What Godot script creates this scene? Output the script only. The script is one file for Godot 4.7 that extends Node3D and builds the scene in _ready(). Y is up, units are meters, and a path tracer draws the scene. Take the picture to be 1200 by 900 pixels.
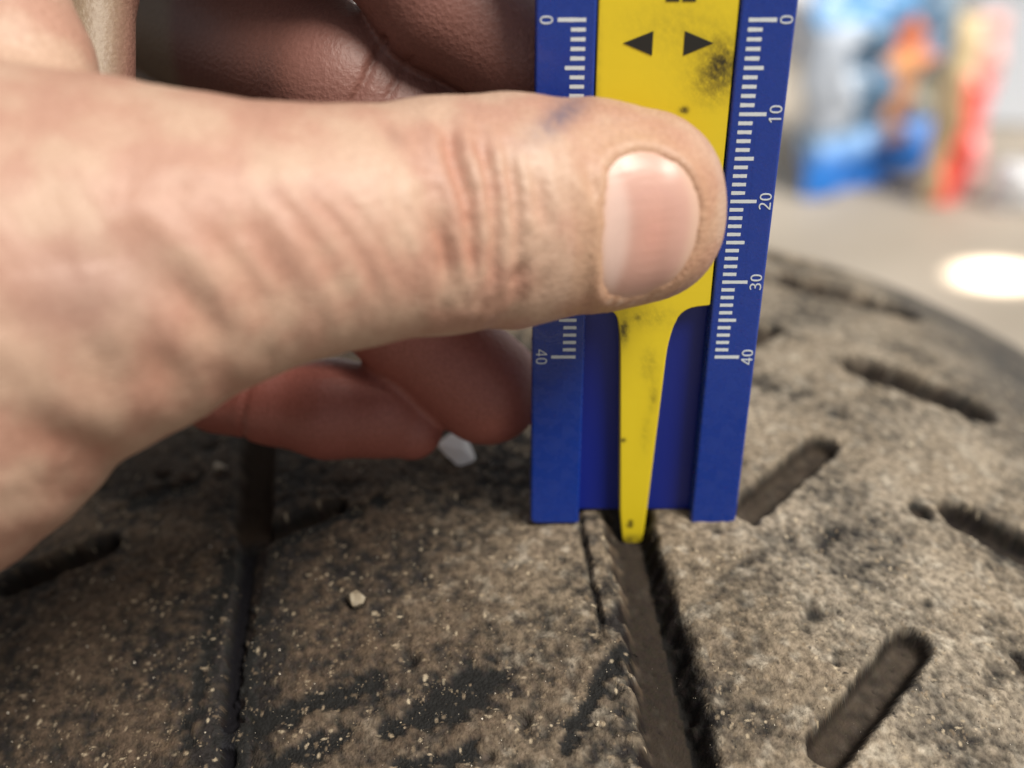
extends Node3D
# Lengths inside the builders are millimetres; MM turns them into metres when a mesh is committed.
const MM := 0.001

var rough_noise := FastNoiseLite.new()
var patch_noise := FastNoiseLite.new()
var fine_noise := FastNoiseLite.new()
var cell_noise := FastNoiseLite.new()
var rng := RandomNumberGenerator.new()


func _ready() -> void:
	rng.seed = 71
	# ---------------------------------------------------------------- camera
	var cam := Camera3D.new()
	cam.name = "camera"
	add_child(cam)
	cam.position = Vector3(-16.0, 92.7, 122.5) * MM
	cam.rotation_degrees = Vector3(-30.2, 0, 0)
	cam.fov = 36.87
	cam.near = 0.01
	cam.far = 60.0
	var lens := CameraAttributesPhysical.new()
	lens.frustum_focal_length = 36.0
	lens.frustum_focus_distance = 0.131
	lens.frustum_near = 0.01
	lens.frustum_far = 60.0
	lens.exposure_aperture = 10.0
	cam.attributes = lens
	# ---------------------------------------------------------------- sky, light, exposure
	var we := WorldEnvironment.new()
	we.name = "world_environment"
	var env := Environment.new()
	env.background_mode = Environment.BG_SKY
	var sky := Sky.new()
	var sm := ProceduralSkyMaterial.new()
	sm.sky_top_color = Color(0.80, 0.82, 0.85)
	sm.sky_horizon_color = Color(0.86, 0.87, 0.88)
	sm.ground_horizon_color = Color(0.40, 0.38, 0.36)
	sm.ground_bottom_color = Color(0.30, 0.28, 0.26)
	sky.sky_material = sm
	env.sky = sky
	env.tonemap_mode = Environment.TONE_MAPPER_LINEAR
	env.tonemap_exposure = 1.32
	env.background_energy_multiplier = 0.40
	env.sdfgi_enabled = true
	env.ssao_enabled = true
	env.ssil_enabled = true
	we.environment = env
	add_child(we)
	var sun := DirectionalLight3D.new()
	sun.name = "sun"
	sun.light_energy = 1.3
	sun.light_color = Color(1.0, 0.97, 0.92)
	sun.light_angular_distance = 24.0
	sun.shadow_enabled = true
	add_child(sun)
	sun.look_at_from_position(Vector3(0.55, 1.0, 0.42), Vector3.ZERO)
	var gleam := SpotLight3D.new()   # the patch of low sun that reaches the floor
	gleam.name = "sun_patch"
	gleam.position = Vector3(2.0, 0.75, -1.5)
	gleam.light_energy = 60.0
	gleam.light_color = Color(1.0, 0.95, 0.88)
	gleam.spot_angle = 1.8
	gleam.spot_range = 8.0
	gleam.spot_attenuation = 2.0
	gleam.spot_angle_attenuation = 1.0
	gleam.shadow_enabled = true
	add_child(gleam)
	gleam.look_at_from_position(gleam.position, Vector3(0.675, -0.598, -1.37))

	setup_noise()
	build_floor()
	build_background()
	build_tyre()
	build_grit()
	build_gauge()
	build_hand()


# ==================================================================== helpers
func setup_noise() -> void:
	for n in [rough_noise, patch_noise, fine_noise, cell_noise]:
		n.noise_type = FastNoiseLite.TYPE_SIMPLEX_SMOOTH
	rough_noise.seed = 3
	rough_noise.frequency = 0.33
	rough_noise.fractal_type = FastNoiseLite.FRACTAL_FBM
	rough_noise.fractal_octaves = 3
	patch_noise.seed = 11
	patch_noise.frequency = 0.05
	patch_noise.fractal_type = FastNoiseLite.FRACTAL_FBM
	patch_noise.fractal_octaves = 4
	fine_noise.seed = 29
	fine_noise.frequency = 1.1
	fine_noise.fractal_type = FastNoiseLite.FRACTAL_NONE
	cell_noise.noise_type = FastNoiseLite.TYPE_CELLULAR
	cell_noise.seed = 5
	cell_noise.frequency = 0.42
	cell_noise.cellular_return_type = FastNoiseLite.RETURN_DISTANCE
	cell_noise.fractal_type = FastNoiseLite.FRACTAL_NONE


func mat(c: Color, rough := 0.6, vertex := false) -> StandardMaterial3D:
	var m := StandardMaterial3D.new()
	m.albedo_color = c
	m.roughness = rough
	m.vertex_color_use_as_albedo = vertex
	return m


func noise_texture(freq: float, sd: int, size := 512, octaves := 4, kind := FastNoiseLite.TYPE_SIMPLEX_SMOOTH, ramp: Gradient = null) -> NoiseTexture2D:
	var n := FastNoiseLite.new()
	n.noise_type = kind
	n.seed = sd
	n.frequency = freq
	n.fractal_octaves = octaves
	var t := NoiseTexture2D.new()
	t.width = size
	t.height = size
	t.seamless = true
	t.noise = n
	if ramp:
		t.color_ramp = ramp
	return t


func thing(called: String, label: String, category: String, group := "") -> Node3D:
	var o := Node3D.new()
	o.name = called
	add_child(o, true)
	tag(o, label, category, group)
	return o


func tag(o: Node, label: String, category: String, group := "") -> void:
	o.set_meta("label", label)
	o.set_meta("category", category)
	if group:
		o.set_meta("group", group)


func put(called: String, m: Mesh, material: Material, parent: Node = self) -> MeshInstance3D:
	var o := MeshInstance3D.new()
	o.name = called
	o.mesh = m
	if m is PrimitiveMesh:
		m.material = material
	else:
		for i in m.get_surface_count():
			m.surface_set_material(i, material)
	parent.add_child(o, true)
	return o


func smooth_normals(v: PackedVector3Array, idx: PackedInt32Array) -> PackedVector3Array:
	var n := PackedVector3Array()
	n.resize(v.size())
	for t in range(0, idx.size(), 3):
		var a := idx[t]
		var b := idx[t + 1]
		var c := idx[t + 2]
		var f := (v[c] - v[a]).cross(v[b] - v[a])
		n[a] += f
		n[b] += f
		n[c] += f
	for i in n.size():
		n[i] = n[i].normalized()
	return n


func commit(v: PackedVector3Array, idx: PackedInt32Array, colors := PackedColorArray(), uv := PackedVector2Array()) -> ArrayMesh:
	var arrays := []
	arrays.resize(Mesh.ARRAY_MAX)
	arrays[Mesh.ARRAY_NORMAL] = smooth_normals(v, idx)
	var w := PackedVector3Array()
	w.resize(v.size())
	for i in v.size():
		w[i] = v[i] * MM
	arrays[Mesh.ARRAY_VERTEX] = w
	arrays[Mesh.ARRAY_INDEX] = idx
	if colors.size():
		arrays[Mesh.ARRAY_COLOR] = colors
	if uv.size():
		arrays[Mesh.ARRAY_TEX_UV] = uv
	var m := ArrayMesh.new()
	m.add_surface_from_arrays(Mesh.PRIMITIVE_TRIANGLES, arrays)
	return m


func grid_index(rows: int, cols: int, flip := false) -> PackedInt32Array:
	var idx := PackedInt32Array()
	for j in rows - 1:
		for i in cols - 1:
			var a := j * cols + i
			if flip:
				idx.append_array([a, a + cols, a + 1, a + 1, a + cols, a + cols + 1])
			else:
				idx.append_array([a, a + 1, a + cols, a + 1, a + cols + 1, a + cols])
	return idx


func inset(o: PackedVector2Array, by: float) -> PackedVector2Array:
	# moves every corner of a counter-clockwise outline inwards
	var r := PackedVector2Array()
	var n := o.size()
	for i in n:
		var e0 := (o[i] - o[(i + n - 1) % n]).normalized()
		var e1 := (o[(i + 1) % n] - o[i]).normalized()
		var n0 := Vector2(-e0.y, e0.x)
		var n1 := Vector2(-e1.y, e1.x)
		var m := (n0 + n1)
		var k := maxf(1.0 + n0.dot(n1), 0.35)
		r.append(o[i] + m * (by / k))
	return r


func prism(st: SurfaceTool, o: PackedVector2Array, back: float, front: float, bevel: float) -> void:
	# an outline in x and y (counter-clockwise, millimetres) with thickness along z and a rounded front edge
	var rings := []
	for k in 4:
		var a := k * PI / 6.0
		var ins := inset(o, bevel * (1.0 - cos(a)))
		var z := front - bevel + bevel * sin(a)
		var ring := PackedVector3Array()
		for p in ins:
			ring.append(Vector3(p.x, p.y, z))
		rings.append(ring)
	var low := PackedVector3Array()
	for p in o:
		low.append(Vector3(p.x, p.y, back))
	rings.push_front(low)
	var n := o.size()
	st.set_smooth_group(-1)
	for k in rings.size() - 1:
		for i in n:
			var a: Vector3 = rings[k][i]
			var b: Vector3 = rings[k][(i + 1) % n]
			var c: Vector3 = rings[k + 1][i]
			var d: Vector3 = rings[k + 1][(i + 1) % n]
			for q in [a, c, b, b, c, d]:
				st.add_vertex(q * MM)
	var top := inset(o, bevel)
	var tri := Geometry2D.triangulate_polygon(o)
	for t in range(0, tri.size(), 3):
		var pts := [top[tri[t]], top[tri[t + 1]], top[tri[t + 2]]]
		var turn: float = (pts[1] - pts[0]).cross(pts[2] - pts[0])
		if turn > 0:
			pts = [pts[0], pts[2], pts[1]]
		for p in pts:
			st.add_vertex(Vector3(p.x, p.y, front) * MM)
		for p in [pts[0], pts[2], pts[1]]:
			st.add_vertex(Vector3(p.x, p.y, back) * MM)


func prism_mesh(o: PackedVector2Array, back: float, front: float, bevel: float) -> ArrayMesh:
	var st := SurfaceTool.new()
	st.begin(Mesh.PRIMITIVE_TRIANGLES)
	prism(st, o, back, front, bevel)
	st.generate_normals()
	return st.commit()


func rounded(corners: PackedVector2Array, radii: PackedFloat32Array, steps := 6) -> PackedVector2Array:
	# rounds each corner of an outline with a quadratic arc that starts and ends «radius» from the corner
	var r := PackedVector2Array()
	var n := corners.size()
	for i in n:
		var c := corners[i]
		if radii[i] <= 0.0:
			r.append(c)
			continue
		var a := c + (corners[(i + n - 1) % n] - c).normalized() * radii[i]
		var b := c + (corners[(i + 1) % n] - c).normalized() * radii[i]
		for k in steps + 1:
			var t := float(k) / steps
			r.append(a.lerp(c, t).lerp(c.lerp(b, t), t))
	return r


func segment_distance(p: Vector2, a: Vector2, b: Vector2) -> float:
	var ab := b - a
	var t := clampf((p - a).dot(ab) / ab.length_squared(), 0.0, 1.0)
	return (p - a - ab * t).length()


func along(v: float, xs: Array, ys: Array) -> float:
	# piecewise linear, xs rising
	if v <= xs[0]:
		return ys[0]
	for i in range(1, xs.size()):
		if v <= xs[i]:
			return lerpf(ys[i - 1], ys[i], (v - xs[i - 1]) / (xs[i] - xs[i - 1]))
	return ys[-1]


# ==================================================================== setting
func build_floor() -> void:
	var m := mat(Color(0.67, 0.635, 0.59), 0.6)
	var g := Gradient.new()
	g.set_color(0, Color(0.78, 0.77, 0.75))
	g.set_color(1, Color(1, 1, 1))
	m.albedo_texture = noise_texture(0.02, 8, 512, 4, FastNoiseLite.TYPE_SIMPLEX_SMOOTH, g)
	m.uv1_scale = Vector3(10, 10, 10)
	var box := BoxMesh.new()
	box.size = Vector3(24, 0.2, 24)
	var o := put("floor", box, m)
	o.position = Vector3(0, -0.698, -4)
	o.set_meta("kind", "structure")


func pouch(w: float, h: float, thick: float, paint: Callable, crumple: float, sd: int) -> ArrayMesh:
	# a filled packet with sealed top and bottom edges; paint(s, t, front) gives its print
	var nz := FastNoiseLite.new()
	nz.seed = sd
	nz.frequency = 0.012
	nz.fractal_octaves = 3
	var v := PackedVector3Array()
	var col := PackedColorArray()
	var rows := 41
	var cols := 65
	for j in rows:
		var t := float(j) / (rows - 1)
		for i in cols:
			var a := TAU * i / (cols - 1)
			var full := pow(sin(PI * clampf(t * 0.94 + 0.05, 0.0, 1.0)), 0.55)
			var sx := signf(cos(a)) * pow(absf(cos(a)), 0.75)
			var x := 0.5 * w * sx * (0.97 + 0.03 * cos(t * 9.0))
			var z := 0.5 * thick * sin(a) * full
			var k := nz.get_noise_3d(x, t * h, z * 2.0) * crumple
			v.append(Vector3(x + k * 0.3, t * h, z + k * sin(a)))
			col.append(paint.call(sx * 0.5 + 0.5, t, sin(a) > 0.0))
	return commit(v, grid_index(rows, cols), col)


func build_background() -> void:
	var shiny := mat(Color.WHITE, 0.35, true)
	# blue packet with an orange picture
	var blue := func(s: float, t: float, _f: bool) -> Color:
		var c := Color(0.10, 0.19, 0.31)
		if s < 0.12 and t > 0.3:
			c = Color(0.55, 0.62, 0.74)
		if s > 0.8 and t > 0.6:
			c = Color(0.28, 0.36, 0.42)
		if t < 0.30:
			c = Color(0.03, 0.22, 0.75).lerp(Color(0.40, 0.62, 0.9), smoothstep(0.14, 0.3, t) * (1.0 - s))
		if t < 0.22 and s > 0.72:
			c = Color(0.35, 0.22, 0.42)
		if t > 0.78 and s < 0.6:
			c = Color(0.12, 0.32, 0.62)
		if t > 0.25 and t < 0.55 and s > 0.62 and s < 0.85:
			c = Color(0.36, 0.36, 0.28)
		if Vector2((s - 0.5) * 1.0, (t - 0.66) * 1.1).length() < 0.15:
			c = Color(0.72, 0.22, 0.10)
		if absf(s - 0.42 - (t - 0.3) * 0.12) < 0.09 and t > 0.22 and t < 0.62:
			c = Color(0.80, 0.42, 0.20)
		return c
	var p := put("packet", pouch(390, 345, 130, blue, 60.0, 4), shiny)
	p.position = Vector3(0.615, -0.600, -1.80)
	p.rotation = Vector3(-0.12, 0.72, 0.0)
	tag(p, "blue plastic packet with an orange picture standing on the floor", "packet")
	# red and yellow packet
	var red := func(s: float, t: float, _f: bool) -> Color:
		var c := Color(0.80, 0.10, 0.07)
		if s < 0.22:
			c = Color(0.62, 0.47, 0.28)
		if s > 0.66:
			c = Color(0.82, 0.36, 0.38)
		if t > 0.68:
			c = Color(0.72, 0.58, 0.36) if s < 0.5 else Color(0.80, 0.45, 0.42)
		return c
	var q := put("packet", pouch(95, 300, 60, red, 24.0, 9), shiny)
	q.position = Vector3(0.690, -0.599, -1.66)
	q.rotation = Vector3(-0.1, 0.25, -0.10)
	tag(q, "narrow red and yellow packet leaning beside the blue packet", "packet")
	# crumpled white bags
	var white := func(_s: float, _t: float, _f: bool) -> Color:
		return Color(0.78, 0.80, 0.85)
	var b := put("plastic_bag", pouch(110, 150, 80, white, 26.0, 21), shiny)
	b.position = Vector3(0.525, -0.44, -1.99)
	b.rotation = Vector3(0.0, 0.4, 0.25)
	tag(b, "white crumpled plastic bag behind the left edge of the blue packet", "bag")
	var b2 := put("plastic_bag", pouch(90, 75, 70, white, 22.0, 33), shiny)
	b2.position = Vector3(0.80, -0.599, -1.64)
	tag(b2, "small white crumpled bag on the floor right of the red packet", "bag")
	# white storage box with a lid
	var box := thing("storage_box", "large white plastic storage box standing behind the packets", "box")
	box.position = Vector3(1.17, -0.598, -2.02)
	box.rotation.y = -0.12
	var wm := mat(Color(0.90, 0.93, 0.97), 0.4)
	var st := SurfaceTool.new()
	st.begin(Mesh.PRIMITIVE_TRIANGLES)
	var o := rounded(PackedVector2Array([Vector2(-330, 0), Vector2(330, 0), Vector2(345, 285), Vector2(-345, 285)]), PackedFloat32Array([18, 18, 8, 8]))
	prism(st, o, -420, 0, 12)
	st.generate_normals()
	put("tub", st.commit(), wm, box)
	var lid := put("lid", prism_mesh(rounded(PackedVector2Array([Vector2(-360, 289), Vector2(360, 289), Vector2(352, 325), Vector2(-352, 325)]), PackedFloat32Array([6, 6, 12, 12])), -435, 14, 8), wm, box)
	var sticker := put("sticker", prism_mesh(rounded(PackedVector2Array([Vector2(-60, -40), Vector2(60, -40), Vector2(60, 40), Vector2(-60, 40)]), PackedFloat32Array([8, 8, 8, 8])), 0, 1, 0.4), mat(Color(0.25, 0.62, 0.42), 0.5), lid)
	sticker.position = Vector3(-0.20, 0.3255, -0.17)
	sticker.rotation.x = -PI / 2
	# pale wall panel far behind
	var wall := thing("wall", "pale grey wall far behind the packets", "wall")
	var wb := BoxMesh.new()
	wb.size = Vector3(10, 3, 0.15)
	put("plaster", wb, mat(Color(0.86, 0.88, 0.90), 0.8), wall).position = Vector3(0, 0.9, -2.75)


# ==================================================================== tyre
const RING := 300.0            # outer radius at the crown
const CROWN := 12.0            # x of the crown
const AXLE_Y := -297.92
const AXLE_Z := -33.42

# slots cut into the tread: start and end (across, along), half width, depth
var slots := [
	[29.5, 55.5, 45.0, 51.8, 7.5, 3.8], [31.0, 12.3, 45.6, 5.8, 4.6, 3.6], [34.0, -26.6, 50.0, -36.5, 3.3, 3.4],
	[17.2, -13.6, 3.6, -28.8, 2.2, 2.6], [20.0, -50.6, 6.9, -65.2, 2.3, 3.0], [22.0, 86.0, 38.0, 83.0, 7.5, 3.8],
	[17.0, 24.0, 4.0, 9.0, 2.1, 2.4], [-99.0, -26.5, -87.5, -23.4, 2.9, 4.0], [-84.0, 18.0, -70.0, 24.0, 2.4, 2.6],
	[36.0, -66.0, 52.0, -76.0, 2.4, 3.0], [-62.5, -27.0, -53.0, -23.2, 1.7, 2.6], [27.8, -26.4, 27.9, -26.4, 1.5, 1.6],
	[33.3, -51.0, 34.5, -54.5, 0.8, 1.4],
]
# pits and scabs: across, along, radius, depth
var pits := [
	[-26.6, -61.1, 0.8, 1.3], [-30.5, -65.3, 0.7, 1.0], [8.9, -46.6, 1.4, 0.8], [31.2, 1.9, 1.2, 0.6], [11.2, 4.3, 2.4, 0.9], [-1.1, -32.7, 0.9, 0.9], [14.1, -32.9, 1.0, 0.6],
	[-40.2, -52.0, 0.9, 0.7], [-47.7, -42.2, 1.1, 0.6], [36.0, -30.0, 1.2, 0.5], [2.0, -38.0, 0.8, 0.7], [22.0, -4.0, 1.6, 0.5],
	[18.0, -38.0, 0.7, 0.6], [10.0, -54.0, 0.6, 0.6], [24.0, -44.0, 0.7, 0.5], [-35.0, -24.0, 0.9, 0.4], [-52.0, -20.0, 1.5, 0.7], [-75.0, -2.0, 1.4, 0.7], [-77.0, -12.0, 1.7, 0.9], [-82.0, -8.0, 1.2, 0.8], [4.2, -31.2, 0.7, 1.2],
]
# dark torn patches: from, to, half width
var scabs := [
	[-60.5, -60.0, -45.0, -55.0, 2.3], [-36.5, -58.5, -32.0, -56.2, 3.5], [-42.0, -61.0, -37.0, -60.0, 1.6], [-58.0, -66.0, -48.0, -62.0, 1.8], [-22.0, -64.0, -15.0, -52.0, 1.5],
	[-60.0, -30.0, -47.0, -23.0, 1.5], [-85.0, -14.0, -76.0, -12.0, 2.2], [-66.5, -30.0, -66.0, -60.0, 1.2], [-40.0, -66.0, -33.0, -64.5, 1.3], [-61.0, -40.0, -59.0, -66.0, 1.0],
]


func drop(x: float) -> float:
	var r := 170.0 if x > 0.0 else 320.0
	return r - sqrt(maxf(r * r - x * x, 1.0))


func tread_relief(u: float, v: float) -> Vector3:
	# height in millimetres, dusty share less painted shade, black share: bare rubber and painted shade
	var ragged := rough_noise.get_noise_2d(u, v)
	var wear := patch_noise.get_noise_2d(u, v)
	var fine := fine_noise.get_noise_2d(u, v * 0.8)
	var cell := cell_noise.get_noise_2d(u, v)
	var h := ragged * 0.22 + fine * 0.05 + wear * 0.35 + minf(cell + 0.6, 0.0) * 0.25
	var dust_less_shade := clampf(0.62 + wear * 0.9 + ragged * lerpf(1.0, 0.6, smoothstep(-14.0, 2.0, u)) + 0.10 * smoothstep(-14.0, 2.0, u) + fine * 0.22, 0.0, 1.0)
	var black := 0.0
	var p := Vector2(u, v)
	# the groove under the gauge: sloping left wall, smooth floor, steep ragged right wall
	if u > -24.0 and u < 4.0:
		var mid := along(v, [-90.0, -67.0, -61.0, -49.6, -35.6, 10.0], [-8.2, -9.9, -10.4, -11.4, -12.3, -14.4])
		var half := along(v, [-67.0, -36.0], [2.1, 1.6])
		var w := u - mid
		var right := along(v, [-67.0, -50.0, -36.0, -10.0], [3.3, 3.5, 2.3, 1.6]) * (1.0 + ragged * 0.35)
		var left := along(v, [-67.0, -50.0, -36.0, -10.0], [2.4, 2.2, 2.4, 1.8]) * (1.0 + wear * 0.6)
		var cut := 0.0
		if w > 0.0:
			cut = 1.0 - smoothstep(half + 0.1, half + right, w + ragged * 0.6)
		else:
			cut = 1.0 - smoothstep(half, half + left, -w + ragged * 0.7)
		if cut > 0.0:
			var flat_floor := smoothstep(0.86, 1.0, cut)
			h = lerpf(h, h * 0.12, flat_floor) - cut * 3.5
			if w > half:
				black = maxf(black, 0.8 * smoothstep(0.0, 0.3, cut))  # right wall faces away from the light; its shade is painted black
			dust_less_shade *= 1.0 - 0.55 * smoothstep(0.05, 0.7, cut)
			dust_less_shade = lerpf(dust_less_shade, 0.10 + fine * 0.03 + wear * 0.06, flat_floor)
		if w > half and w < half + right + 0.8:
			h += ragged * 0.9 * smoothstep(half + right + 0.8, half + right - 0.4, w) * smoothstep(half, half + 0.8, w)
		# torn rubber left of it
		var torn := smoothstep(-7.5, -4.5, w) * (1.0 - smoothstep(-3.4, -2.0, w)) * smoothstep(-38.0, -52.0, v)
		h += torn * ragged * 0.9
		dust_less_shade -= torn * 0.34
		# a fine crack beside it
		var cu := along(v, [-60.0, -47.5, -41.3, -32.1, -20.0], [-16.2, -17.2, -18.0, -18.8, -19.5])
		var cr := exp(-pow((u - cu + ragged * 0.4) / 0.28, 2.0)) * smoothstep(-52.0, -47.0, v)
		h -= cr * 1.2
		black = maxf(black, cr)
	# the second groove: open behind, pinched to a slit in front, its right edge rounded off
	if u < -54.0 and u > -80.0:
		var mid2 := along(v, [-90.0, -64.5, -47.5, -29.1, -21.8, -3.9, 60.0], [-57.7, -60.7, -62.9, -64.3, -64.8, -67.5, -74.0])
		var open := smoothstep(-30.0, -24.0, v)
		var w2 := u - mid2
		var half2 := lerpf(0.75, 2.1, open)
		var depth2 := lerpf(2.0, 3.2, open)
		var cut2 := 1.0 - smoothstep(half2, half2 + lerpf(0.35, 0.9, open), absf(w2) + ragged * 0.2)
		var sag := (1.0 - open) * exp(-pow((w2 - 0.4) / (3.4 if w2 > 0.0 else 1.3), 2.0))
		h = lerpf(h, h * 0.2, maxf(cut2, sag * 0.6)) - maxf(cut2 * depth2, sag * 1.7)
		dust_less_shade = lerpf(dust_less_shade, lerpf(0.05, 0.42, open), cut2)
		dust_less_shade -= (exp(-pow((w2 - 2.4) / 4.2, 2.0)) * 0.8 + exp(-pow((w2 + 2.0) / 1.8, 2.0)) * 0.4) * (1.0 - open)  # soft shade on both sides of the slit, painted as darker bands
		black = maxf(black, cut2 * (1.0 - open))
	for s in slots:
		var a := Vector2(s[0], s[1])
		var b := Vector2(s[2], s[3])
		if p.distance_squared_to((a + b) * 0.5) > 400.0:
			continue
		var d: float = segment_distance(p, a, b) + ragged * 0.3
		var hw: float = s[4]
		if d < hw + 1.6:
			var c := 1.0 - smoothstep(hw - 0.7, hw + 0.45, d)
			h = lerpf(h, h * 0.3, c) - c * float(s[5])
			dust_less_shade = lerpf(dust_less_shade, (0.03 if s[4] > 3.0 else 0.13) + ragged * 0.12, c)
			var wall := c * (1.0 - c) * 4.0
			black = maxf(black, wall * 0.7)
			h += exp(-pow((d - hw - 0.7) / 0.5, 2.0)) * 0.15
	for s in pits:
		var d2 := p.distance_squared_to(Vector2(s[0], s[1])) * (1.0 + 0.9 * ragged)
		var rr: float = s[2] * s[2]
		if d2 < rr * 5.0:
			var e := exp(-d2 / rr)
			h -= e * float(s[3])
			black = maxf(black, e * 0.8)
	for s in scabs:
		if absf(p.x - s[0]) > 25.0 and absf(p.x - s[2]) > 25.0:
			continue
		var d := segment_distance(p, Vector2(s[0], s[1]), Vector2(s[2], s[3])) + ragged * 1.7 + fine * 0.12
		var e := 1.0 - smoothstep(float(s[4]) * 0.55, float(s[4]) * 1.15, d)
		h = lerpf(h, h * 0.35, e) - e * 0.3
		black = maxf(black, e * 0.92)
	# small torn holes everywhere
	if cell < -0.93 and wear < 0.2:
		h -= 0.3
		black = maxf(black, 0.5)
	return Vector3(h, clampf(dust_less_shade, 0.0, 1.0), clampf(black, 0.0, 1.0))


func tread_color(u: float, v: float, q: Vector3) -> Color:
	var big := patch_noise.get_noise_2d(u * 0.5 + 300.0, v * 0.5)
	var rubber := Color(0.024, 0.022, 0.021)
	var dirt := Color(0.115, 0.080, 0.055).lerp(Color(0.31, 0.248, 0.182), smoothstep(-60.0, 8.0, u + big * 26.0))  # browner dirt to the left, deepened by painted shade of the hand
	dirt = dirt.lerp(Color(0.43, 0.365, 0.29), smoothstep(-4.0, 16.0, u + big * 20.0) * (0.35 + 0.5 * smoothstep(-0.2, 0.3, big)))
	var blot := rough_noise.get_noise_2d(u * 0.75 + 40.0, v * 0.75 - 200.0)
	dirt = dirt.lerp(Color(0.52, 0.46, 0.38), smoothstep(0.12, 0.5, blot) * smoothstep(-55.0, -8.0, u + big * 20.0) * 0.7)
	var c := rubber.lerp(dirt, q.y * (1.0 - q.z)).lerp(Color(0.011, 0.011, 0.012), q.z * q.z)
	# worn shoulders show cleaner grey rubber
	var edge := smoothstep(42.0, 62.0, u)
	c = c.lerp(Color(0.065, 0.063, 0.064), edge * 0.8)
	return c


func tread_point(u: float, v: float, h: float) -> Vector3:
	var be := (v - 2.1) / RING
	var r := 170.0 if u > 0.0 else 320.0
	var slope := u / sqrt(maxf(r * r - u * u, 1.0))
	var nrm := Vector2(slope, 1.0).normalized()      # across, outwards
	var rho := RING - drop(u) + nrm.y * h
	return Vector3(CROWN + u + nrm.x * h, AXLE_Y + rho * cos(be), AXLE_Z - rho * sin(be))


func spaced(marks: Array) -> PackedFloat32Array:
	# [start, step, until, step, until, ...]
	var r := PackedFloat32Array()
	var x: float = marks[0]
	for k in range(1, marks.size(), 2):
		while x < marks[k + 1] - 1e-4:
			r.append(x)
			x += marks[k]
		x = marks[k + 1]
	r.append(x)
	return r


func build_tyre() -> void:
	var tyre := thing("tyre", "worn dusty black tyre with slotted tread under the blue gauge", "tyre")
	var us := spaced([-132.0, 3.0, -106.0, 0.45, -66.0, 0.34, 42.0, 0.6, 80.0, 3.0, 122.0])
	var round := TAU * RING
	var vs := spaced([-160.0, 1.3, -82.0, 0.36, -10.0, 0.6, 40.0, 1.2, 180.0, 6.0, round * 0.5, 12.0, round - 166.0, 1.5, round - 160.0])
	var v := PackedVector3Array()
	var col := PackedColorArray()
	var uv := PackedVector2Array()
	var clean := PackedByteArray()
	for b in vs:
		var detail: bool = b < 180.0 and b > -156.0
		for a in us:
			var q := Vector3(0, 0.5, 0)
			if detail and a > -110.0 and a < 84.0:
				q = tread_relief(a, b)
			v.append(tread_point(a, b, q.x))
			clean.append(1 if q.x < -1.1 else 0)
			col.append(tread_color(a, b, q))
			uv.append(Vector2(a, b) / 24.0)
	var m := mat(Color.WHITE, 0.82, true)
	var g := Gradient.new()
	g.set_color(0, Color(0.55, 0.54, 0.53))
	g.set_color(1, Color(1, 1, 1))
	g.add_point(0.5, Color(0.82, 0.82, 0.81))
	m.albedo_texture = noise_texture(0.018, 17, 1024, 5, FastNoiseLite.TYPE_SIMPLEX_SMOOTH, g)
	m.heightmap_enabled = true
	m.heightmap_texture = noise_texture(0.045, 23, 1024, 5)
	m.heightmap_scale = 0.014
	m.metallic_specular = 0.4
	m.detail_enabled = true
	m.detail_albedo = speck_texture()
	var whole := commit(v, grid_index(vs.size(), us.size()), col, uv)
	var arrays := whole.surface_get_arrays(0)
	var tri: PackedInt32Array = arrays[Mesh.ARRAY_INDEX]
	var worn := PackedInt32Array()
	var cut := PackedInt32Array()
	for t in range(0, tri.size(), 3):
		if clean[tri[t]] + clean[tri[t + 1]] + clean[tri[t + 2]] >= 2:
			cut.append_array([tri[t], tri[t + 1], tri[t + 2]])
		else:
			worn.append_array([tri[t], tri[t + 1], tri[t + 2]])
	var tread := ArrayMesh.new()
	for part in [worn, cut]:
		arrays[Mesh.ARRAY_INDEX] = part
		tread.add_surface_from_arrays(Mesh.PRIMITIVE_TRIANGLES, arrays)
	var o := put("tread", tread, m, tyre)
	var inner := mat(Color(0.80, 0.77, 0.75), 0.9, true)
	inner.heightmap_enabled = true
	inner.heightmap_texture = m.heightmap_texture
	inner.heightmap_scale = 0.008
	inner.metallic_specular = 0.25
	o.mesh.surface_set_material(1, inner)   # rubber in the grooves keeps its moulded skin
	# sidewalls: from the shoulder in to the bead
	var side_mat := mat(Color(0.13, 0.13, 0.135), 0.7)
	for side in [[-132.0, -1.0], [122.0, 1.0]]:
		var start: float = side[0]
		var rho0 := RING - drop(start)
		var prof := []
		for k in 15:
			var t := k / 14.0
			prof.append(Vector2(start + side[1] * 16.0 * sin(PI * minf(t * 1.1, 1.0)) , lerpf(rho0, 190.0, t)))
		var sv := PackedVector3Array()
		for j in 97:
			var be := TAU * j / 96.0
			for p in prof:
				sv.append(Vector3(CROWN + p.x, AXLE_Y + p.y * cos(be), AXLE_Z - p.y * sin(be)))
		put("sidewall", commit(sv, grid_index(97, 15, side[1] < 0)), side_mat, tyre)


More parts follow.
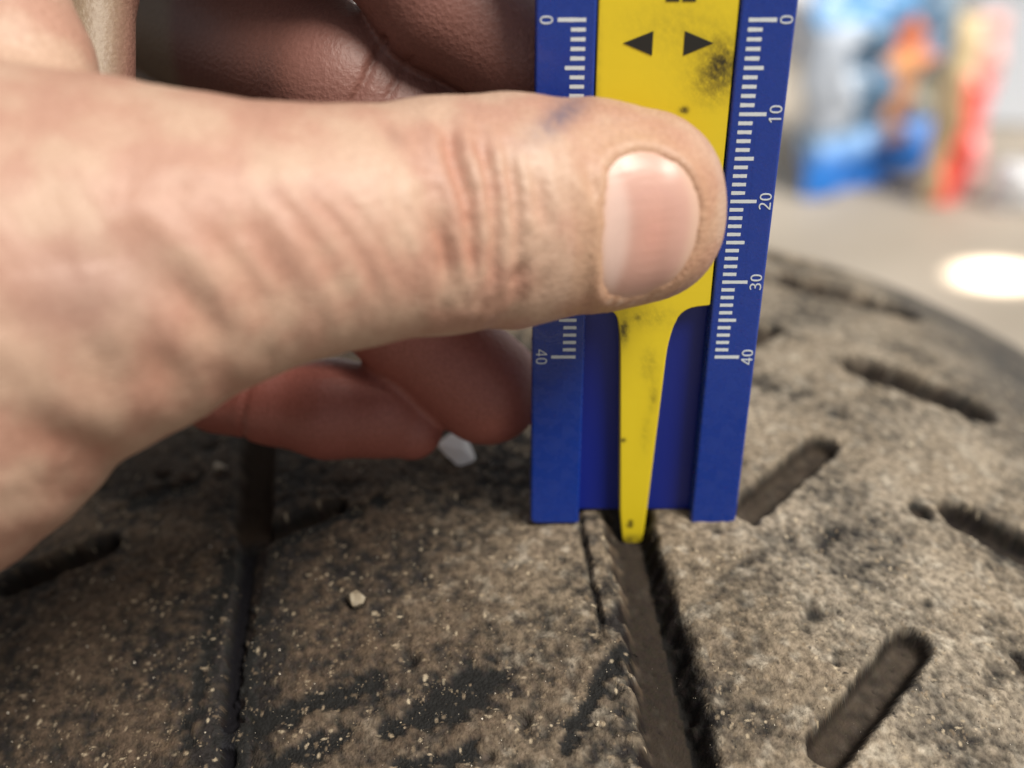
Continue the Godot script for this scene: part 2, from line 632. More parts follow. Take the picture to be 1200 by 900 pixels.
func speck_texture() -> ImageTexture:
	# mineral grains pressed into the rubber, on a 24 mm tile
	var n := 1024
	var im := Image.create(n, n, false, Image.FORMAT_RGBA8)
	im.fill(Color(0.6, 0.55, 0.47, 0.0))
	for k in 2600:
		var cx := rng.randi_range(0, n - 1)
		var cy := rng.randi_range(0, n - 1)
		if patch_noise.get_noise_2d(cx * 0.12, cy * 0.12) < rng.randf_range(-0.15, 0.35):
			continue
		var rad := 2.5 + 13.0 * pow(rng.randf(), 4.0)
		var w := rng.randf()
		var c := Color(0.42, 0.36, 0.29).lerp(Color(0.78, 0.72, 0.62), w * w)
		if rng.randf() < 0.25:
			c = Color(0.10, 0.09, 0.08)
		var strength := rng.randf_range(0.2, 0.85)
		var squash := rng.randf_range(0.6, 1.6)
		var m := int(rad * 2.0) + 1
		for y in range(-m, m + 1):
			for x in range(-m, m + 1):
				var d := Vector2(x * squash, y / squash).length() / rad + 0.5 * fine_noise.get_noise_2d(cx + x * 0.35, cy + y * 0.35)
				if d < 1.0:
					var px := posmod(cx + x, n)
					var py := posmod(cy + y, n)
					var al := strength * smoothstep(1.0, 0.6, d)
					var old := im.get_pixel(px, py)
					if al > old.a * 0.7:
						im.set_pixel(px, py, Color(c.r, c.g, c.b, maxf(al, old.a)))
	return ImageTexture.create_from_image(im)


func stone(radius: Vector3, sd: int, n := 20) -> ArrayMesh:
	# an angular little stone: a ball cut by random planes
	var r := RandomNumberGenerator.new()
	r.seed = sd
	var planes := []
	for k in 18:
		planes.append([Vector3(r.randfn(), r.randfn(), r.randfn()).normalized(), r.randf_range(0.36, 0.66)])
	var v := PackedVector3Array()
	for j in n + 1:
		var th := PI * j / n
		for i in 2 * n + 1:
			var ph := TAU * i / (2 * n)
			var d := Vector3(sin(th) * cos(ph), cos(th), sin(th) * sin(ph))
			var l := 1.0
			for pl in planes:
				var c: float = d.dot(pl[0])
				if c > 0.05:
					l = minf(l, pl[1] / c)
			v.append(d * l * radius)
	var flat := PackedVector3Array()
	for i in grid_index(n + 1, 2 * n + 1):
		flat.append(v[i])
	return commit(flat, PackedInt32Array(range(flat.size())))


func build_grit() -> void:
	var pale := mat(Color(0.84, 0.82, 0.77), 0.6)
	pale.heightmap_enabled = true
	pale.heightmap_texture = noise_texture(0.05, 41, 256)
	pale.heightmap_scale = 0.01
	pale.uv1_triplanar = true
	pale.uv1_scale = Vector3(200, 200, 200)
	var grime := Gradient.new()
	grime.set_color(0, Color(0.42, 0.36, 0.30))
	grime.set_color(1, Color(1, 1, 1))
	grime.add_point(0.45, Color(0.85, 0.82, 0.77))
	pale.albedo_texture = noise_texture(0.012, 43, 256, 4, FastNoiseLite.TYPE_SIMPLEX_SMOOTH, grime)
	var grey: StandardMaterial3D = pale.duplicate()
	grey.albedo_color = Color(0.66, 0.63, 0.57)
	var clear := mat(Color(0.93, 0.92, 0.90), 0.5)
	var list := [
		[-35.2, -14.6, Vector3(3.1, 1.7, 6.0), 0.55, clear, "white elongated stone chip lying on the tread beside the fingertips"],
		[-47.7, -42.2, Vector3(2.3, 1.7, 2.0), 0.3, grey, "angular grey pebble on the tread left of the groove"],
		[-72.3, -9.6, Vector3(1.6, 1.0, 1.2), 0.2, pale, "small pale stone on the tread left of the dark groove"],
		[-18.4, -62.0, Vector3(0.45, 0.4, 0.75), 0.4, pale, "tiny white chip on the tread nearest to the camera"],
		[-45.3, -44.2, Vector3(0.8, 0.35, 0.7), 0.1, grey, "flat tan crumb beside the angular grey pebble"],
		[30.9, -11.0, Vector3(0.7, 0.5, 0.7), 0.2, pale, "tiny bright grain on the tread right of the gauge"],
	]
	for k in list.size():
		var s: Array = list[k]
		var o := put("pebble", stone(s[2], 100 + k), s[4])
		var q := tread_relief(s[0], s[1])
		o.position = tread_point(s[0], s[1], maxf(q.x, -0.2) + s[2].y * 0.45) * MM
		o.rotation = Vector3(0.0, -s[3], 0.1) if k else Vector3(0.45, 0.55, 0.1)
		tag(o, s[5], "pebble")
	var mm := MultiMesh.new()
	mm.transform_format = MultiMesh.TRANSFORM_3D
	mm.use_colors = true
	var base := stone(Vector3.ONE, 7, 4)
	var gm := mat(Color.WHITE, 0.6, true)
	base.surface_set_material(0, gm)
	mm.mesh = base
	mm.instance_count = 1500
	for i in 1500:
		var u := rng.randf_range(-95.0, 46.0)
		var b := rng.randf_range(-80.0, 12.0)
		var q := tread_relief(u, b)
		var r := 0.07 + 0.17 * pow(rng.randf(), 3.0)
		if q.x < -1.0:
			r *= 0.4
		var t := Transform3D(Basis(Vector3(rng.randfn(), rng.randfn(), rng.randfn()).normalized(), rng.randf() * 6.0).scaled(Vector3(r, r * 0.8, r * 1.2)), tread_point(u, b, q.x + r * 0.3) * MM)
		mm.set_instance_transform(i, t)
		var w := rng.randf()
		mm.set_instance_color(i, Color(0.16, 0.13, 0.10).lerp(Color(0.62, 0.56, 0.47), w * w))
	var o2 := MultiMeshInstance3D.new()
	o2.name = "grit"
	o2.multimesh = mm
	o2.set_meta("kind", "stuff")
	tag(o2, "fine sandy grit scattered over the tyre tread", "grit")
	add_child(o2)


# ==================================================================== gauge
func scale_bar(st: SurfaceTool, x0: float, x1: float, y: float, z: float) -> void:
	var hh := 0.21
	var n := 6
	for k in n:
		var a := lerpf(x0, x1, float(k) / n)
		var b := lerpf(x0, x1, (k + 1.0) / n)
		var w0 := hh * (1.0 + 0.10 * fine_noise.get_noise_2d(a * 2.0, y * 3.0))
		var w1 := hh * (1.0 + 0.10 * fine_noise.get_noise_2d(b * 2.0, y * 3.0))
		for q in [Vector3(a, y - w0, z), Vector3(a, y + w0, z), Vector3(b, y - w1, z), Vector3(b, y - w1, z), Vector3(a, y + w0, z), Vector3(b, y + w1, z)]:
			st.set_normal(Vector3.BACK)
			st.add_vertex(q * MM)


func build_gauge() -> void:
	var gauge := thing("depth_gauge", "blue plastic depth gauge with yellow slider standing in the groove", "gauge")
	var blue := mat(Color(0.06, 0.205, 0.56), 0.38)
	var deep := mat(Color(0.03, 0.12, 0.50), 0.4)
	blue.subsurf_scatter_enabled = true
	blue.subsurf_scatter_strength = 0.08
	for m in [blue, deep]:
		m.heightmap_enabled = true
		m.heightmap_texture = noise_texture(0.05, 51, 256)
		m.heightmap_scale = 0.0012
		m.uv1_triplanar = true
		m.uv1_scale = Vector3(150, 150, 150)
	blue.roughness = 0.62
	blue.roughness_texture = noise_texture(0.008, 53, 256, 5)
	blue.roughness_texture_channel = BaseMaterial3D.TEXTURE_CHANNEL_RED
	var handled := Gradient.new()
	handled.set_color(0, Color(0.92, 0.92, 0.93))
	handled.set_color(1, Color(1, 1, 1))
	blue.albedo_texture = noise_texture(0.02, 59, 512, 5, FastNoiseLite.TYPE_SIMPLEX_SMOOTH, handled)
	var top := 118.0
	var lr := rounded(PackedVector2Array([Vector2(-13.55, 0.0), Vector2(-7.2, 0.0), Vector2(-7.2, top), Vector2(-13.55, top)]), PackedFloat32Array([0.9, 0.35, 0.3, 2.0]))
	var rr := rounded(PackedVector2Array([Vector2(7.65, 0.0), Vector2(13.55, 0.0), Vector2(13.55, top), Vector2(7.65, top)]), PackedFloat32Array([0.35, 0.9, 2.0, 0.3]))
	var left := put("rail", prism_mesh(lr, -4.6, 0.0, 0.3), blue, gauge)
	var right := put("rail", prism_mesh(rr, -4.6, 0.0, 0.3), blue, gauge)
	put("back_plate", prism_mesh(PackedVector2Array([Vector2(-7.25, 0.7), Vector2(7.7, 0.7), Vector2(7.7, top - 1), Vector2(-7.25, top - 1)]), -4.4, -2.3, 0.15), deep, gauge)
	# yellow slider with its tapering pin
	var so := rounded(PackedVector2Array([
		Vector2(-1.15, -3.5), Vector2(1.45, -3.5), Vector2(1.75, 1.5), Vector2(2.85, 27.5), Vector2(4.1, 31.6), Vector2(7.5, 32.0), Vector2(7.5, 112), Vector2(-7.05, 112), Vector2(-7.05, 31.9), Vector2(-3.6, 31.4), Vector2(-2.95, 27.5), Vector2(-1.75, 1.5)]),
		PackedFloat32Array([0.8, 0.8, 1.0, 2.5, 2.0, 0.25, 2, 2, 0.4, 1.6, 2.0, 1.0]), 5)
	var ym := StandardMaterial3D.new()
	ym.roughness = 0.45
	ym.albedo_texture = slider_texture()
	var sl := put("slider", slider_mesh(so), ym, gauge)
	var ink := mat(Color(0.07, 0.07, 0.06), 0.6)
	for s in [-1.0, 1.0]:
		var x0 := -1.2 if s < 0 else 2.1
		var o := PackedVector2Array([Vector2(x0, 61.45), Vector2(x0 + s * 3.1, 62.75), Vector2(x0, 64.0)])
		if s < 0:
			o.reverse()
		put("arrow", prism_mesh(o, -0.25, -0.18, 0.01), ink, sl)
	for x in [-0.1, 1.6]:
		put("print", prism_mesh(PackedVector2Array([Vector2(x, 67.0), Vector2(x + 1.4, 67.0), Vector2(x + 1.4, 67.6), Vector2(x, 67.6)]), -0.25, -0.18, 0.01), ink, sl)
	# printed scales
	var white := mat(Color(0.78, 0.81, 0.83), 0.6)
	white.cull_mode = BaseMaterial3D.CULL_DISABLED
	for s in [-1.0, 1.0]:
		var st := SurfaceTool.new()
		st.begin(Mesh.PRIMITIVE_TRIANGLES)
		for k in 41:
			var y := 65.2 - k
			var l := 1.55
			if k % 10 == 0:
				l = 2.95
			elif k % 5 == 0:
				l = 2.1
			if s > 0:
				scale_bar(st, 8.6, 8.6 + l, y, 0.012)
			else:
				scale_bar(st, -8.3 - l, -8.3, y, 0.012)
		var rail := right if s > 0 else left
		put("scale_print", st.commit(), white, rail)
		for k in 5:
			var tm := TextMesh.new()
			tm.text = str(k * 10)
			var f := SystemFont.new()
			f.font_names = PackedStringArray(["Droid Sans Mono"])
			tm.font = f
			tm.font_size = 64
			tm.pixel_size = 0.01
			tm.depth = 0.02
			tm.curve_step = 1.0
			var o := put("number", tm, white, rail)
			o.position = Vector3((12.55 if s > 0 else -12.45), 65.2 - k * 10, 0.02) * MM
			o.rotation.z = PI / 2 * s
			o.scale = Vector3.ONE * 0.0029


func slider_mesh(o: PackedVector2Array) -> ArrayMesh:
	var st := SurfaceTool.new()
	st.begin(Mesh.PRIMITIVE_TRIANGLES)
	prism(st, o, -2.1, -0.25, 0.18)
	st.generate_normals()
	var a := st.commit_to_arrays()
	var uv := PackedVector2Array()
	for p in a[Mesh.ARRAY_VERTEX]:
		uv.append(Vector2((p.x / MM + 10.0) / 20.0, 1.0 - (p.y / MM + 5.0) / 80.0))
	a[Mesh.ARRAY_TEX_UV] = uv
	var m := ArrayMesh.new()
	m.add_surface_from_arrays(Mesh.PRIMITIVE_TRIANGLES, a)
	return m


func slider_texture() -> ImageTexture:
	# yellow plastic with finger dirt rubbed into it; 20 by 80 mm
	var w := 400
	var h := 1600
	var im := Image.create(w, h, false, Image.FORMAT_RGB8)
	im.fill(Color(0.84, 0.75, 0.13))
	# dirt: x, y, radius x, radius y, strength
	var dirt := [[6.2, 60.4, 1.7, 2.4, 0.62], [5.2, 58.9, 2.0, 2.4, 0.22], [2.6, 55.6, 0.5, 0.35, 0.6], [-6.9, 40.0, 0.4, 20.0, 0.2], [-2.6, 28.6, 0.5, 1.6, 0.6], [0.7, 24.0, 1.0, 2.2, 0.14], [1.5, 19.5, 0.5, 2.0, 0.18], [-1.9, 13.0, 0.3, 0.3, 0.6], [0.6, 30.5, 3.0, 1.5, 0.12], [-0.4, -0.4, 0.35, 0.4, 1.0], [-0.3, 0.2, 0.25, 0.25, 0.9], [-1.1, 30.5, 0.4, 0.4, 0.4], [0.9, 14.0, 0.6, 2.5, 0.1], [0.0, -3.0, 2.0, 0.9, 0.4], [3.0, 63.0, 4.0, 5.0, 0.05], [0.1, 64.8, 5.0, 2.2, 0.06]]
	for d in dirt:
		var x0 := maxi(int((d[0] - d[2] * 2.2 + 10.0) * 20.0), 0)
		var x1 := mini(int((d[0] + d[2] * 2.2 + 10.0) * 20.0), w - 1)
		var y0 := maxi(int((75.0 - d[1] - d[3] * 2.2) * 20.0), 0)
		var y1 := mini(int((75.0 - d[1] + d[3] * 2.2) * 20.0), h - 1)
		for y in range(y0, y1 + 1):
			for x in range(x0, x1 + 1):
				var mx := x / 20.0 - 10.0
				var my := 75.0 - y / 20.0
				var e: float = exp(-pow((mx - d[0]) / d[2], 2.0) - pow((my - d[1]) / d[3], 2.0))
				var n := 0.5 + 0.9 * rough_noise.get_noise_2d(mx * 3.0 + my * 1.2, my * 2.2) + 0.35 * fine_noise.get_noise_2d(mx * 4.0, my * 2.0)
				var k: float = clampf(e * d[4] * (0.55 + 0.9 * n), 0.0, 0.92)
				im.set_pixel(x, y, im.get_pixel(x, y).lerp(Color(0.13, 0.11, 0.06), k))
	return ImageTexture.create_from_image(im)


# ==================================================================== hand
var ca := PackedVector3Array()      # bone starts
var cb := PackedVector3Array()      # bone ends
var ra := PackedFloat32Array()
var rb := PackedFloat32Array()
var ck := PackedFloat32Array()      # how softly a bone joins what came before
const THUMB := Vector3(-16.0, 48.5, 12.0)
const TA := Vector3(0.93257, 0.0, -0.36099)
const TB := Vector3(-0.17224, 0.87883, -0.44496)
const TN := Vector3(0.31725, 0.47713, 0.81957)
var creases := []


func chain(k: float, points: Array) -> void:
	for i in range(0, points.size() - 4, 4):
		ca.append(Vector3(points[i], points[i + 1], points[i + 2]))
		ra.append(points[i + 3])
		cb.append(Vector3(points[i + 4], points[i + 5], points[i + 6]))
		rb.append(points[i + 7])
		ck.append(k)


func flesh(p: Vector3, near: PackedInt32Array) -> float:
	var d := 1e6
	for i in near:
		var a := ca[i]
		var ba := cb[i] - a
		var pa := p - a
		var t := clampf(pa.dot(ba) / ba.length_squared(), 0.0, 1.0)
		var e := (pa - ba * t).length() - lerpf(ra[i], rb[i], t)
		var k := ck[i]
		var h := maxf(k - absf(d - e), 0.0) / k
		d = minf(d, e) - h * h * k * 0.25
	return d


func crease(points: Array, width: float, depth: float, red: float) -> void:
	var pts := PackedVector2Array()
	var lo := Vector2(1e6, 1e6)
	var hi := -lo
	for i in range(0, points.size(), 2):
		var q := Vector2(points[i], points[i + 1])
		pts.append(q)
		lo = lo.min(q)
		hi = hi.max(q)
	if points[0] < -13.0 and width < 1.05:
		width *= 0.62
		depth *= 0.10 + 0.24 * absf(sin(points[0] * 2.1))
	creases.append([pts, width, depth * (1.45 if width < 0.95 else 0.85), red, Rect2(lo, hi - lo).grow(width * 3.0)])


func hand_shape() -> void:
	# thumb from its tip back to the wrist
	chain(1.5, [-2.6, 49.2, 8.3, 8.8, -8.0, 49.6, 9.0, 9.4, -16.0, 49.5, 12.0, 10.9, -22.8, 49.2, 14.5, 11.5, -32.3, 50.2, 20.0, 11.3, -38.4, 50.4, 22.2, 12.0, -46.1, 49.9, 23.6, 14.0, -54.8, 48.5, 24.4, 17.2, -63.6, 47.0, 25.3, 19.8, -74.4, 41.8, 27.1, 23.2, -90.7, 31.3, 28.6, 24.9, -117.4, 19.0, 28.9, 27.1, -175.0, 12.0, 30.0, 29.0])
	chain(1.0, [-2.2, 46.3, 8.3, 8.7, -7.9, 46.4, 9.0, 9.3, -16.0, 47.4, 12.0, 10.9])
	# web between thumb and forefinger
	chain(4.0, [-71.4, 56.4, 16.4, 10.6, -65.6, 62.3, 9.5, 7.7, -69.0, 68.0, 3.8, 7.2, -75.2, 77.5, -8.7, 8.6, -80.0, 90.0, -32.0, 12.0, -84.0, 88.0, -52.0, 13.0])
	chain(2.0, [-63.2, 53.9, -5.4, 4.5, -63.9, 66.0, -14.7, 4.6, -65.6, 78.3, -26.5, 5.0])
	# forefinger, middle, ring and little finger behind the gauge
	chain(1.2, [-84.0, 88.0, -52.0, 12.7, -62.0, 97.0, -32.0, 11.5, -39.0, 86.0, -15.5, 10.0, -24.2, 64.6, -12.5, 7.6, -14.0, 58.1, -11.5, 6.9, -4.5, 51.9, -10.5, 6.0])
	chain(1.2, [-90.8, 59.8, -59.7, 13.5, -60.4, 55.8, -43.5, 11.4, -36.6, 54.0, -15.5, 9.2, -20.2, 44.0, -13.5, 8.0, -7.4, 33.4, -11.5, 6.5])
	chain(2.0, [-62.0, 70.0, -46.0, 11.0, -41.0, 68.0, -27.0, 8.0])
	chain(1.2, [-93.3, 45.3, -51.2, 12.9, -65.2, 41.1, -39.5, 9.8, -40.3, 33.1, -15.0, 7.7, -29.5, 23.0, -13.0, 7.6, -19.4, 14.3, -11.0, 7.6])
	chain(1.2, [-94.1, 30.0, -37.7, 11.3, -73.6, 20.5, -22.9, 7.9, -55.8, 13.0, -13.9, 6.3, -48.4, 12.4, -11.3, 6.0, -40.7, 11.9, -9.8, 6.7, -34.1, 11.5, -9.6, 6.2, -29.6, 9.3, -8.9, 4.3])
	# palm and heel of the hand
	chain(6.0, [-95.5, 60.0, -72.5, 22.0, -98.2, 38.7, -60.1, 22.0, -103.0, 24.5, -42.6, 20.0, -112.0, 20.0, -5.0, 23.0])
	chain(5.0, [-99.1, 28.7, -35.2, 19.0, -86.0, 44.0, -10.0, 16.0])
	# skin folds: points (along, across) on the back of the thumb, half width, depth, redness
	crease([-8.0, 8.7, -8.8, 4.7, -8.4, 1.1, -8.5, -3.5, -8.6, -7.6], 0.75, 0.50, 0.90)
	crease([-5.8, 7.0, -5.7, 4.0, -5.9, -0.0, -6.3, -4.5, -6.7, -8.2], 0.70, 0.42, 0.70)
	crease([-3.4, 5.0, -3.7, 1.3, -4.0, -2.5, -4.3, -6.3], 0.60, 0.35, 0.50)
	crease([-1.0, 3.4, -1.1, -0.6, -0.8, -4.5], 0.70, 0.22, 0.40)
	crease([-11.8, 1.0, -11.2, -3.2, -10.6, -7.7], 0.90, 0.50, 0.60)
	crease([-2.7, -4.2, -3.6, -6.8, -4.3, -9.7], 0.90, 0.50, 0.50)
	crease([1.2, 1.9, 2.2, -1.8, 2.4, -5.7], 0.70, 0.14, 0.20)
	crease([3.8, 2.5, 4.6, -0.0, 5.1, -1.7], 0.50, 0.14, 0.20)
	crease([-0.8, -5.3, -1.4, -7.9, -2.6, -10.0], 0.80, 0.20, 0.30)
	crease([-15.6, 2.2, -13.5, -1.4, -12.5, -5.6], 0.80, 0.30, 0.30)
	crease([-18.1, 3.3, -15.3, -1.9, -13.8, -6.9], 0.80, 0.25, 0.20)
	crease([-20.7, 3.6, -17.2, -2.1, -14.8, -7.5], 0.90, 0.30, 0.20)
	crease([-23.3, 3.8, -19.5, -2.1, -17.0, -7.9], 0.90, 0.35, 0.25)
	crease([-26.1, 4.2, -22.8, -1.7, -20.3, -7.8], 1.00, 0.35, 0.25)
	crease([-29.5, 3.1, -26.3, -3.0, -23.8, -8.7], 1.10, 0.42, 0.30)
	crease([-32.9, 3.2, -29.2, -3.2, -27.1, -8.9], 1.30, 0.55, 0.50)
	crease([-37.0, -0.4, -33.1, -5.8, -30.3, -10.9], 1.60, 0.70, 0.50)
	crease([-40.3, -6.0, -36.9, -9.4, -33.2, -13.1], 1.80, 0.80, 0.60)
	crease([-44.9, -5.9, -41.2, -10.4, -36.8, -14.4], 1.80, 0.50, 0.30)
	crease([-49.5, -9.9, -46.6, -13.8, -42.3, -16.1, -38.2, -16.3], 1.80, 0.90, 0.60)
	crease([-51.1, -16.2, -48.0, -17.9, -43.3, -18.5], 1.70, 0.80, 0.60)
	crease([-52.5, -21.0, -50.1, -22.7, -47.1, -22.1], 1.70, 0.70, 0.50)
	crease([-42.3, 2.4, -38.1, -1.3, -34.4, -4.9], 2.20, 0.40, 0.30)


func nail_outline() -> PackedVector2Array:
	var raw := [5.70, -0.54, 6.57, 1.98, 8.37, 3.17, 11.53, 3.22, 14.12, 1.82, 15.76, -0.57, 16.36, -3.48, 15.82, -6.69, 14.37, -9.32, 11.74, -10.49, 8.62, -10.39, 6.26, -9.14, 5.33, -6.41, 5.33, -3.27]
	var c := PackedVector2Array()
	for i in range(0, raw.size(), 2):
		c.append(Vector2(raw[i], raw[i + 1]))
	var n := c.size()
	var r := PackedVector2Array()
	for i in n:
		for k in 5:
			r.append(c[i].cubic_interpolate(c[(i + 1) % n], c[(i + n - 1) % n], c[(i + 2) % n], k / 5.0))
	return r


func outline_distance(p: Vector2, o: PackedVector2Array) -> float:
	var d := 1e6
	for i in o.size():
		d = minf(d, segment_distance(p, o[i], o[(i + 1) % o.size()]))
	return -d if Geometry2D.is_point_in_polygon(p, o) else d


func build_hand() -> void:
	hand_shape()
	var all := PackedInt32Array(range(ca.size()))
	var h := 0.55
	var sub := 4
	var per := 5                        # blocks of 4 cells in one coarse block, each way
	var big := h * sub * per
	var lo := Vector3(-206, -22, -100)
	var nb := Vector3i(Vector3(226, 138, 164) / big) + Vector3i.ONE
	var sx := 1
	var sy := 1024
	var sz := 1024 * 1024
	var verts := PackedVector3Array()
	var cells := {}
	var quads := PackedInt64Array()
	var n1 := sub + 1
	var val := PackedFloat32Array()
	val.resize(n1 * n1 * n1)
	var small_r := h * sub * 0.87
	for bz in nb.z:
		for by in nb.y:
			for bx in nb.x:
				var c := lo + (Vector3(bx, by, bz) + Vector3.ONE * 0.5) * big
				var near := PackedInt32Array()
				var d0 := 1e6
				for i in all:
					var ba := cb[i] - ca[i]
					var t := clampf((c - ca[i]).dot(ba) / ba.length_squared(), 0.0, 1.0)
					var e := (c - ca[i] - ba * t).length() - lerpf(ra[i], rb[i], t)
					d0 = minf(d0, e)
					if e < big * 0.87 + 9.0:
						near.append(i)
				if d0 > big * 0.87 + 2.0 or d0 < -big * 0.87 - 3.0:
					continue
				for s in per * per * per:
					var o := Vector3i(s % per, (s / per) % per, s / (per * per)) * sub + Vector3i(bx, by, bz) * per * sub
					var base := lo + Vector3(o) * h
					var dc := flesh(base + Vector3.ONE * (h * sub * 0.5), near)
					if absf(dc) > small_r + 0.9:
						continue
					var w := 0
					for k in n1:
						for j in n1:
							for i in n1:
								val[w] = flesh(lo + Vector3(o + Vector3i(i, j, k)) * h, near)
								w += 1
					for k in sub:
						for j in sub:
							for i in sub:
								var a := (k * n1 + j) * n1 + i
								var v := [val[a], val[a + 1], val[a + n1], val[a + n1 + 1], val[a + n1 * n1], val[a + n1 * n1 + 1], val[a + n1 * n1 + n1], val[a + n1 * n1 + n1 + 1]]
								var inside := 0
								for x in v:
									if x < 0.0:
										inside += 1
								if inside == 0 or inside == 8:
									continue
								var sum := Vector3.ZERO
								var cnt := 0
								for e in [[0, 1], [2, 3], [4, 5], [6, 7], [0, 2], [1, 3], [4, 6], [5, 7], [0, 4], [1, 5], [2, 6], [3, 7]]:
									var f0: float = v[e[0]]
									var f1: float = v[e[1]]
									if (f0 < 0.0) != (f1 < 0.0):
										var t: float = f0 / (f0 - f1)
										var p0 := Vector3(e[0] & 1, (e[0] >> 1) & 1, e[0] >> 2)
										var p1 := Vector3(e[1] & 1, (e[1] >> 1) & 1, e[1] >> 2)
										sum += p0.lerp(p1, t)
										cnt += 1
								var key := (o.x + i) * sx + (o.y + j) * sy + (o.z + k) * sz
								cells[key] = verts.size()
								verts.append(base + (Vector3(i, j, k) + sum / cnt) * h)
								var s0: bool = v[0] < 0.0
								if s0 != (v[1] < 0.0):
									quads.append_array([key, sy, sz, 1 if s0 else 0])
								if s0 != (v[2] < 0.0):
									quads.append_array([key, sz, sx, 1 if s0 else 0])
								if s0 != (v[4] < 0.0):
									quads.append_array([key, sx, sy, 1 if s0 else 0])
	var idx := PackedInt32Array()
	for q in range(0, quads.size(), 4):
		var k0 := quads[q]
		var a: int = cells.get(k0, -1)
		var b: int = cells.get(k0 - quads[q + 1], -1)
		var c: int = cells.get(k0 - quads[q + 1] - quads[q + 2], -1)
		var d: int = cells.get(k0 - quads[q + 2], -1)
		if a < 0 or b < 0 or c < 0 or d < 0:
			continue
		if quads[q + 3]:
			idx.append_array([a, d, c, a, c, b])
		else:
			idx.append_array([a, b, c, a, c, d])
	var nrm := smooth_normals(verts, idx)
	var nail := nail_outline()
	var col := PackedColorArray()
	col.resize(verts.size())
	for i in verts.size():
		var p := verts[i]
		var n := nrm[i]
		var push := 0.0
		var mott := patch_noise.get_noise_3d(p.x * 2.2, p.y * 2.2, p.z * 2.2)
		var c := Color(0.535, 0.375, 0.285).lerp(Color(0.470, 0.280, 0.212), clampf(0.5 + mott * 1.9, 0.0, 1.0))
		var rel := p - THUMB
		var q := Vector2(rel.dot(TA), rel.dot(TB))
		var face := n.dot(TN)
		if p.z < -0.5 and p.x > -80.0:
			# palm side of the fingers: redder, with the shade inside the grip painted in
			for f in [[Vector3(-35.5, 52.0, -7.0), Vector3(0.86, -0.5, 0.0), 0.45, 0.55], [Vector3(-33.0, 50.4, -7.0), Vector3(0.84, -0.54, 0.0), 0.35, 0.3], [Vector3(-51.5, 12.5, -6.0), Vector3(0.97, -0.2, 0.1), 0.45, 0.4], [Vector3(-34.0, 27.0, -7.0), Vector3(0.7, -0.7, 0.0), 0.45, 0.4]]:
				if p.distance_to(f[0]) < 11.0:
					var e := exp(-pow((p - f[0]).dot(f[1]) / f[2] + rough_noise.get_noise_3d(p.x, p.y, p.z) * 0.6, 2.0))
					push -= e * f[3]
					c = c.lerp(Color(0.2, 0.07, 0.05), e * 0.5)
			var shaded_palm := Color(0.225, 0.102, 0.085).lerp(Color(0.33, 0.112, 0.090), smoothstep(40.0, 25.0, p.y)).lerp(Color(0.27, 0.20, 0.14), smoothstep(-58.0, -61.0, p.x))  # darkened for the hollow of the hand; olive where the fold lies in shade
			c = c.lerp(shaded_palm, smoothstep(-0.5, -2.5, p.z))
		elif face > -0.1 and q.x > -70.0:
			var soft := smoothstep(-0.1, 0.35, face)
			for k in creases:
				if not k[4].has_point(q):
					continue
				var pts: PackedVector2Array = k[0]
				var d := 1e6
				var best := 0.0
				for j in pts.size() - 1:
					var e := segment_distance(q, pts[j], pts[j + 1])
					if e < d:
						d = e
						best = j
				var taper := 1.0
				var ends := minf(q.distance_to(pts[0]), q.distance_to(pts[-1]))
				taper = smoothstep(0.0, 1.2 + 2.4 * k[1], ends)
				d += rough_noise.get_noise_2d(q.x * 1.2, q.y * 1.2) * 0.25
				var g: float = exp(-pow(d / k[1], 2.0))
				var ridge: float = exp(-pow((d - k[1] * 2.0) / (k[1] * 1.1), 2.0))
				push += (-g * k[2] + ridge * k[2] * 0.35) * soft * taper
				c = c.lerp(Color(0.46, 0.185, 0.125), g * k[3] * 0.42 * soft * taper)
			# fine skin lines across the thumb
			push += fine_noise.get_noise_2d(q.x * 0.9 + q.y * 0.25, q.y * 0.16) * 0.03 * soft
			if q.x > 2.0 and q.x < 19.0 and q.y < 6.5 and q.y > -14.0:
				var sd := outline_distance(q, nail) + rough_noise.get_noise_2d(q.x * 1.6, q.y * 1.6) * 0.28
				if face > 0.0:
					push += -0.55 * (1.0 - smoothstep(-0.7, 0.05, sd)) + (0.26 + 0.14 * smoothstep(9.0, 5.0, q.x)) * exp(-pow((sd - 0.7) / 0.75, 2.0))
					var brown := exp(-pow(maxf(sd, 0.0) / 3.5, 2.0))
					c = c.lerp(Color(0.49, 0.285, 0.170), brown * 0.55)
					var dry := exp(-pow((sd - 0.25) / 0.28, 2.0)) * clampf(0.35 + rough_noise.get_noise_2d(q.x * 3.0, q.y * 3.0) * 1.4, 0.0, 1.0)
					dry *= maxf(exp(-(q - Vector2(6.3, 2.2)).length_squared() / 5.0), exp(-(q - Vector2(9.5, -10.6)).length_squared() / 9.0))
					c = c.lerp(Color(0.78, 0.66, 0.53), dry * 0.8)
			# ink smear and a mole
			var ink := Vector2((q.x - 3.9) * 0.75 - (q.y - 7.9) * 0.45, (q.y - 7.9) * 0.9 + (q.x - 3.9) * -0.35)
			var smear := exp(-pow(ink.x / 2.2, 2.0) - pow(ink.y / 1.25, 2.0)) * clampf(0.95 + rough_noise.get_noise_2d(q.x * 2.5 - q.y, q.y * 5.0) * 0.9, 0.0, 1.0)
			c = c.lerp(Color(0.15, 0.12, 0.17), smear * 0.95)
			var mole := exp(-(q - Vector2(-13.5, 7.2)).length_squared() / 0.9)
			c = c.lerp(Color(0.33, 0.20, 0.15), mole * 0.6)
			var vein := exp(-pow((q.x + 41.0) / 6.0, 2.0) - pow((q.y + 2.4) / 4.0, 2.0))
			c = c.lerp(Color(0.40, 0.26, 0.215), vein * 0.75)
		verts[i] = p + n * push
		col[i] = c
	var skin := mat(Color.WHITE, 0.52, true)
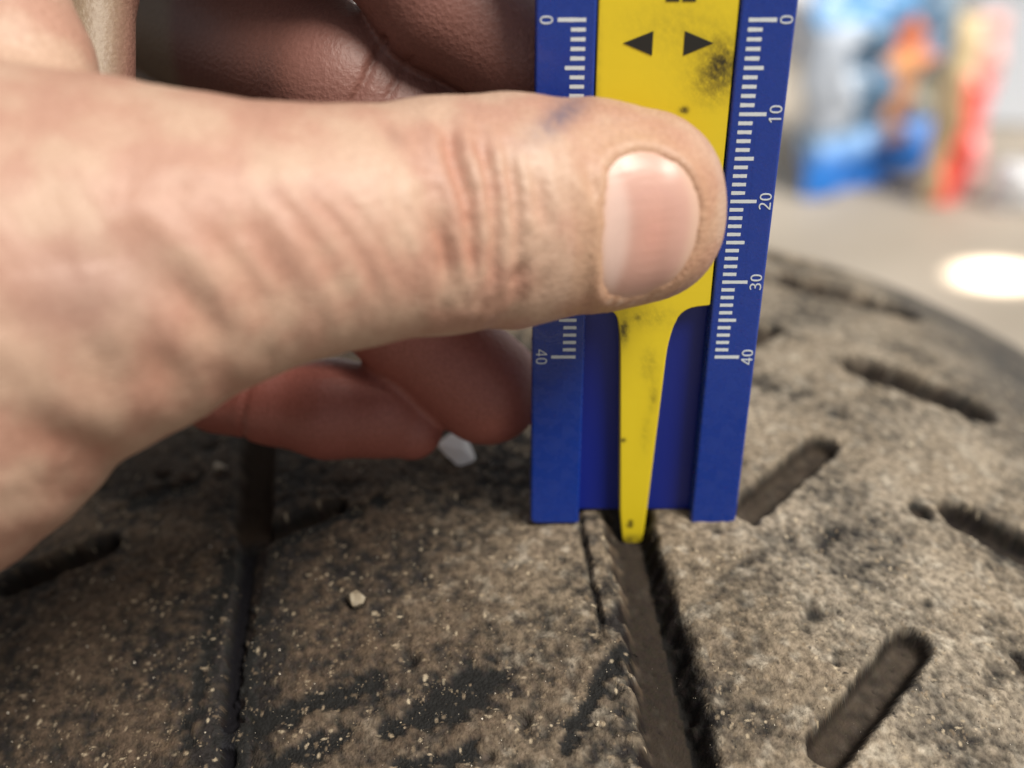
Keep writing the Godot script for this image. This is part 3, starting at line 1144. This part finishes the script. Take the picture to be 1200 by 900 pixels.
	skin.heightmap_enabled = true
	skin.heightmap_texture = noise_texture(0.03, 61, 512, 3, FastNoiseLite.TYPE_CELLULAR)
	skin.heightmap_scale = 0.009
	skin.uv1_triplanar = true
	skin.uv1_scale = Vector3(110, 110, 110)
	var pores := Gradient.new()
	pores.set_color(0, Color(0.86, 0.82, 0.80))
	pores.set_color(1, Color(1, 1, 1))
	skin.albedo_texture = noise_texture(0.025, 77, 512, 5, FastNoiseLite.TYPE_SIMPLEX_SMOOTH, pores)
	var hand := thing("hand", "bare left hand pinching the gauge between its thumb and fingers", "hand")
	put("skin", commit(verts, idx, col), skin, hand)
	# thumbnail
	var centre := Vector2(10.9, -3.8)
	var near2 := PackedInt32Array()
	for i in all:
		if ca[i].distance_to(THUMB) < 32.0:
			near2.append(i)
	var nv := PackedVector3Array()
	var nc := PackedColorArray()
	var rings := 26
	for j in rings + 1:
		var t := float(j) / rings
		for i in nail.size() + 1:
			var q: Vector2 = centre.lerp(nail[i % nail.size()], t)
			var p := THUMB + TA * q.x + TB * q.y + TN * 16.0
			for k in 40:
				var d := flesh(p, near2)
				if d < 0.002:
					break
				p -= TN * d * 0.9
			var ridges := 0.02 * fine_noise.get_noise_2d(q.x * 0.12, q.y * 3.0)
			nv.append(p + TN * (lerpf(0.02, -0.14, pow(t, 4.0)) + ridges))
			var c := Color(0.50, 0.295, 0.245)
			var lunula := 1.0 - smoothstep(7.6, 9.4, q.x + 0.03 * pow(q.y + 3.8, 2.0))
			c = c.lerp(Color(0.58, 0.41, 0.36), lunula)
			c = c.lerp(Color(0.56, 0.28, 0.225), exp(-pow((q.x - 11.0) / 2.0, 2.0) - pow((q.y + 5.0) / 3.0, 2.0)) * 0.7)
			c = c.lerp(Color(0.58, 0.42, 0.32), smoothstep(14.2, 15.8, q.x + 0.04 * pow(q.y + 3.6, 2.0)) * 0.55)
			c = c.lerp(Color(0.52, 0.33, 0.25), smoothstep(0.86, 0.98, t) * 0.65)
			c = c.lerp(Color(0.24, 0.15, 0.10), smoothstep(0.955, 0.985, t) * smoothstep(12.0, 14.0, q.x) * 0.7)
			nc.append(c)
	var nm := mat(Color.WHITE, 0.33, true)
	put("thumbnail", commit(nv, grid_index(rings + 1, nail.size() + 1), nc), nm, hand)
